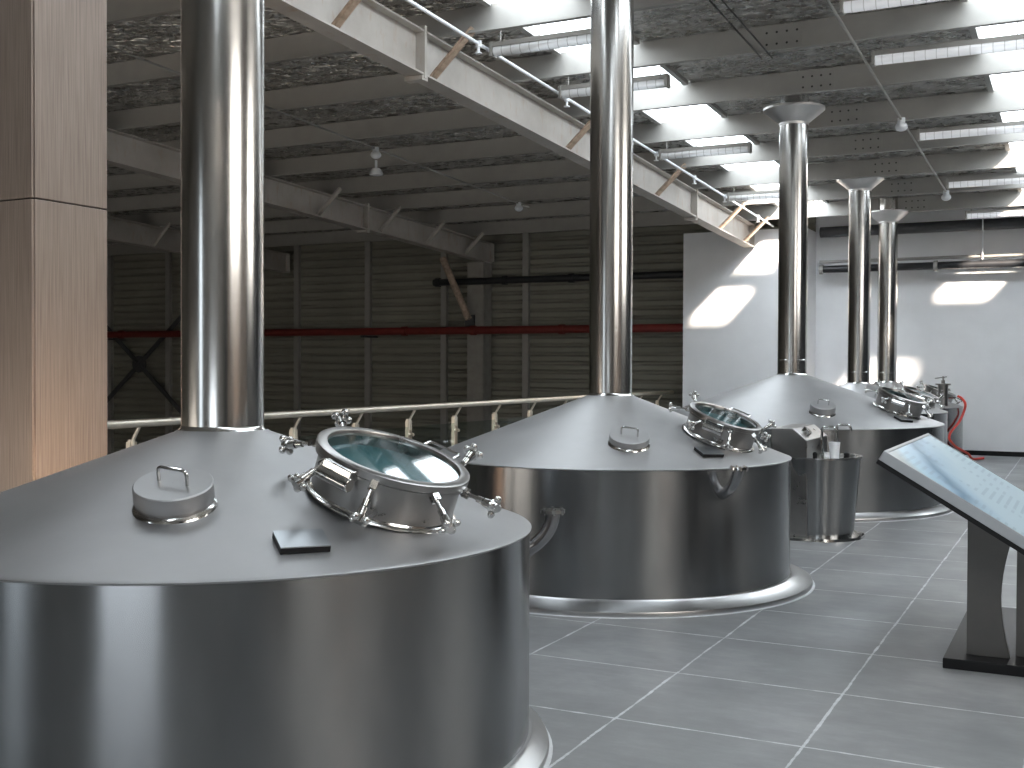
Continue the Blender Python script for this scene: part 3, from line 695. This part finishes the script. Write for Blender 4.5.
hp = [(1.19, -0.165, zt + 0.13), (1.26, -0.16, zt + 0.09), onshell(-9.1, 0.97, 1.33), onshell(-8.9, 0.82), onshell(-17.6, 0.68), onshell(-29, 0.52), onshell(-31, 0.44), onshell(-30.2, 0.38), onshell(-22, 0.26), onshell(-6, 0.13, 1.36), onshell(2, 0.03, 1.42), onshell(12, 0.026, 1.6)]
def smooth_path(pts, n=6):
    pts = [Vector(p) for p in pts]; out = []
    for i in range(len(pts) - 1):
        p0, p1, p2, p3 = pts[max(i - 1, 0)], pts[i], pts[i + 1], pts[min(i + 2, len(pts) - 1)]
        for k in range(n):
            t = k / n
            out.append(0.5 * ((2 * p1) + (p2 - p0) * t + (2 * p0 - 5 * p1 + 4 * p2 - p3) * t * t + (3 * p1 - p0 - 3 * p2 + p3) * t ** 3))
    out.append(pts[-1]); return out
mb = MB(); mb.tube(smooth_path([H5 + Vector(p) for p in hp]), 0.021, 10)
tag(mb.build('rubber_hose', 'redhose'), 'bright red hose hanging down the side of the last brewing tank', 'hose')

# ------------------------------------------------------------------ round steel sink between second and widest tank
SXc, SYc = -2.28, 11.03
root = thing('rinsing_sink', 'tapered round steel sink with two taps between the second and widest tanks', 'sink', (SXc, SYc, 0))
def stadium(rx, ry, ext, z, n=40):           # half-round towards the walkway, straight towards the tanks
    pts = []
    for k in range(n):
        t = 2 * PI * k / n; x, y = rx * math.cos(t), ry * math.sin(t)
        if x < 0: x -= ext
        pts.append((x, y, z))
    return pts
def loft(mb, levels):
    rings = [[mb.bm.verts.new(p) for p in L] for L in levels]
    for A, B in zip(rings, rings[1:]):
        for k in range(len(A)): mb.bm.faces.new((A[k], A[(k + 1) % len(A)], B[(k + 1) % len(A)], B[k]))
    return rings
mb = MB(); loft(mb, [stadium(0.31, 0.38, 0.1, 0.0), stadium(0.375, 0.43, 0.1, 0.74)]); mb.build('pedestal', 'shell', root)
mb = MB(); r = loft(mb, [stadium(0.375, 0.43, 0.1, 0.74), stadium(0.39, 0.445, 0.1, 0.745), stadium(0.39, 0.445, 0.1, 0.762), stadium(0.345, 0.40, 0.1, 0.762), stadium(0.32, 0.37, 0.08, 0.72)]); mb.bm.faces.new(r[-1]); mb.build('basin_rim', 'polish', root)
mb = MB(); loft(mb, [stadium(0.30, 0.37, 0.1, 0.05), stadium(0.41, 0.48, 0.15, 0.025), stadium(0.415, 0.485, 0.15, 0.0)]); mb.build('base_flange', 'polish', root)
mb = MB(); mb.prism([(-0.36, 0.03), (-0.03, 0.03), (-0.03, 0.92), (-0.16, 1.03), (-0.36, 1.03)], 'y', -0.42, 0.5)
o = mb.build('control_housing', 'neck', root, smooth=False, bevel=0.006)
mb = MB(); nrm = Vector((0.11, 0, 0.13)).normalized(); cc = Vector((-0.095, -0.22, 0.975)); mb.cyl(cc, cc + nrm * 0.05, 0.045, n=20); mb.build('pressure_gauge', 'polish', o)
for (x, y, s) in ((0.06, -0.2, 1), (0.10, 0.30, 1)):
    P = [(x, y, 0.755), (x, y, 0.98)] + bend((x, y, 1.0), (x, y, 1.04), (x + 0.04 * s, y, 1.04), 4) + [(x + 0.09 * s, y, 1.04)] + bend((x + 0.10 * s, y, 1.04), (x + 0.13 * s, y, 1.04), (x + 0.135 * s, y, 0.98), 4)
    mb = MB(); mb.tube(P, 0.012, 10); mb.cyl((x, y, 0.75), (x, y, 0.80), 0.024, n=12); mb.build('tap', 'polish', root)
mb = MB(); mb.cyl((0.03, -0.36, 0.755), (0.03, -0.36, 0.785), 0.02, n=12); mb.ball((0.03, -0.36, 0.795), 0.022); mb.build('valve_knob', 'black', root)
mb = MB(); mb.lathe([(0.001, 0.0), (0.042, 0.0), (0.055, 0.155), (0.051, 0.155), (0.04, 0.008), (0.001, 0.008)], 24)
o = mb.build('cup', 'plastic'); o.location = (SXc + 0.10, SYc + 0.18, 0.722)
tag(o, 'white plastic cup standing on the rim of the steel sink', 'cup')
o = None
mb = MB(); mb.cyl((0, 0, 0), (0, 0, 0.03), 0.028, n=16); mb.ball((0, 0, 0.045), 0.03, (1, 1, 0.7)); o = mb.build('stopper', 'black'); o.location = (SXc + 0.22, SYc + 0.16, 0.722)
tag(o, 'small black stopper on the sink rim beside the white cup', 'stopper')

# ------------------------------------------------------------------ information lectern
root = thing('information_lectern', 'tilted information lectern with pale blue sheet on a dark steel stand', 'lectern', (-0.68, 6.45, 0))
mb = MB(); mb.box((0, 0, 0), (0.85, 1.55, 0.055)); mb.build('base_plate', 'black', root, smooth=False, bevel=0.004)
def zpan(x): return 1.128 - 0.60 * (x + 0.305)          # underside line of the panel, local x
def leg(y0, y1, mirror):
    mb = MB()
    if not mirror:
        x0, x1 = 0.105, 0.33; zt0, zt1 = zpan(x0) - 0.045, zpan(x1) - 0.045
        arc = []
        for k in range(13):
            t = k / 12; z = 0.055 + (zt1 - 0.055) * t
            arc.append((x1 - 0.004 - 0.052 * math.sin(PI * min(1, max(0, (t * 0.97 + 0.03)))) + 0.0, z))
        poly = [(x0, 0.055)] + arc + [(x0, zt0)]
    else:
        x0, x1 = 0.345, 0.52
        poly = [(x0, 0.055), (x1, 0.055), (x1, zpan(x1) - 0.045), (x0, zpan(x0) - 0.045)]
    mb.prism(poly, 'y', y0, y1)
    return mb.build('leg', 'slate', root, smooth=False, bevel=0.002)
leg(0.14, 0.18, False); leg(0.22, 0.26, True); leg(1.20, 1.24, True)
mb = MB(); mb.prism([(0.105, 0.055), (0.15, 0.055), (0.15, zpan(0.15) - 0.045), (0.105, zpan(0.105) - 0.045)], 'y', 1.28, 1.32); mb.build('leg', 'slate', root, smooth=False, bevel=0.002)
ang = math.atan(0.60); Lp = 1.0
pm = Matrix.Translation((-0.305, -0.15, 1.128)) @ Matrix.Rotation(ang, 4, 'Y')
mb = MB(); mb.box((0, 0, -0.045), (Lp, 1.85, -0.02)); mb.build('backing_tray', 'black', root, smooth=False, mtx=pm)
mb = MB()
mb.box((0, 0, -0.022), (Lp, 0.018, 0.035)); mb.box((0, 1.832, -0.022), (Lp, 1.85, 0.035)); mb.box((0, 0.018, -0.022), (0.02, 1.832, 0.035)); mb.box((Lp - 0.02, 0.018, -0.022), (Lp, 1.832, 0.035))
mb.build('panel_frame', 'alu', root, smooth=False, mtx=pm, bevel=0.003)
mb = MB(); mb.box((0.015, 0.015, 0.0), (Lp - 0.015, 1.835, 0.031)); mb.build('printed_sheet', 'sign', root, smooth=False, mtx=pm)

# ------------------------------------------------------------------ light
d = Vector((-0.89, 1.65, -1.0)).normalized()
sun = bpy.data.lights.new('sun', 'SUN'); sun.energy = 45; sun.angle = math.radians(4); sun.color = (1.0, 0.86, 0.72)
so = bpy.data.objects.new('sun', sun); col.objects.link(so); so.rotation_euler = d.to_track_quat('-Z', 'Y').to_euler(); so.location = (12, -12, 14)
lamp = bpy.data.lights.new('floor_uplight', 'AREA'); lamp.energy = 9; lamp.spread = math.radians(95); lamp.size = 0.25; lamp.color = (1.0, 0.72, 0.5)
lo = bpy.data.objects.new('floor_uplight', lamp); col.objects.link(lo); lo.location = (-4.72, 4.5, 0.25)
lo.rotation_euler = (Vector((-5.6, 5.05, 1.3)) - lo.location).to_track_quat('-Z', 'Y').to_euler()
warmfill = bpy.data.lights.new('added_warm_fill', 'AREA'); warmfill.shape = 'RECTANGLE'; warmfill.size = 0.2; warmfill.size_y = 4; warmfill.energy = 22; warmfill.color = (1.0, 0.75, 0.56); warmfill.spread = math.radians(120)  # unseen lamp added to brighten the warm panel mirrored in the pipes
wo = bpy.data.objects.new('added_warm_fill', warmfill); col.objects.link(wo); wo.location = (4.3, 1.8, 0.3); wo.rotation_euler = (Vector((5.2, 1.8, 1.9)) - wo.location).to_track_quat('-Z', 'Y').to_euler()
w = bpy.data.worlds.new('World'); sc.world = w; w.use_nodes = True
bg = w.node_tree.nodes['Background']; bg.inputs['Color'].default_value = (0.7, 0.83, 1.0, 1); bg.inputs['Strength'].default_value = 1.0

# ------------------------------------------------------------------ camera
cam = bpy.data.cameras.new('camera'); co = bpy.data.objects.new('camera', cam); col.objects.link(co)
yaw, pit, rol = -0.4671, -0.016, 0.0039
f = Vector((math.sin(yaw) * math.cos(pit), math.cos(yaw) * math.cos(pit), math.sin(pit)))
r = Vector((math.cos(yaw), -math.sin(yaw), 0)); u = r.cross(f)
r2 = math.cos(rol) * r + math.sin(rol) * u; u2 = -math.sin(rol) * r + math.cos(rol) * u
mt = Matrix((r2, u2, -f)).transposed().to_4x4(); mt.translation = Vector((0, 0, EYE))
co.matrix_world = mt
cam.sensor_width = 36; cam.lens = 1144.4 / 1024 * 36; cam.clip_start = 0.05; cam.clip_end = 200
sc.camera = co
sc.view_settings.view_transform = 'Standard'; sc.view_settings.look = 'None'; sc.view_settings.gamma = 1.0
sc.view_settings.use_curve_mapping = False; sc.view_settings.exposure = 0.25
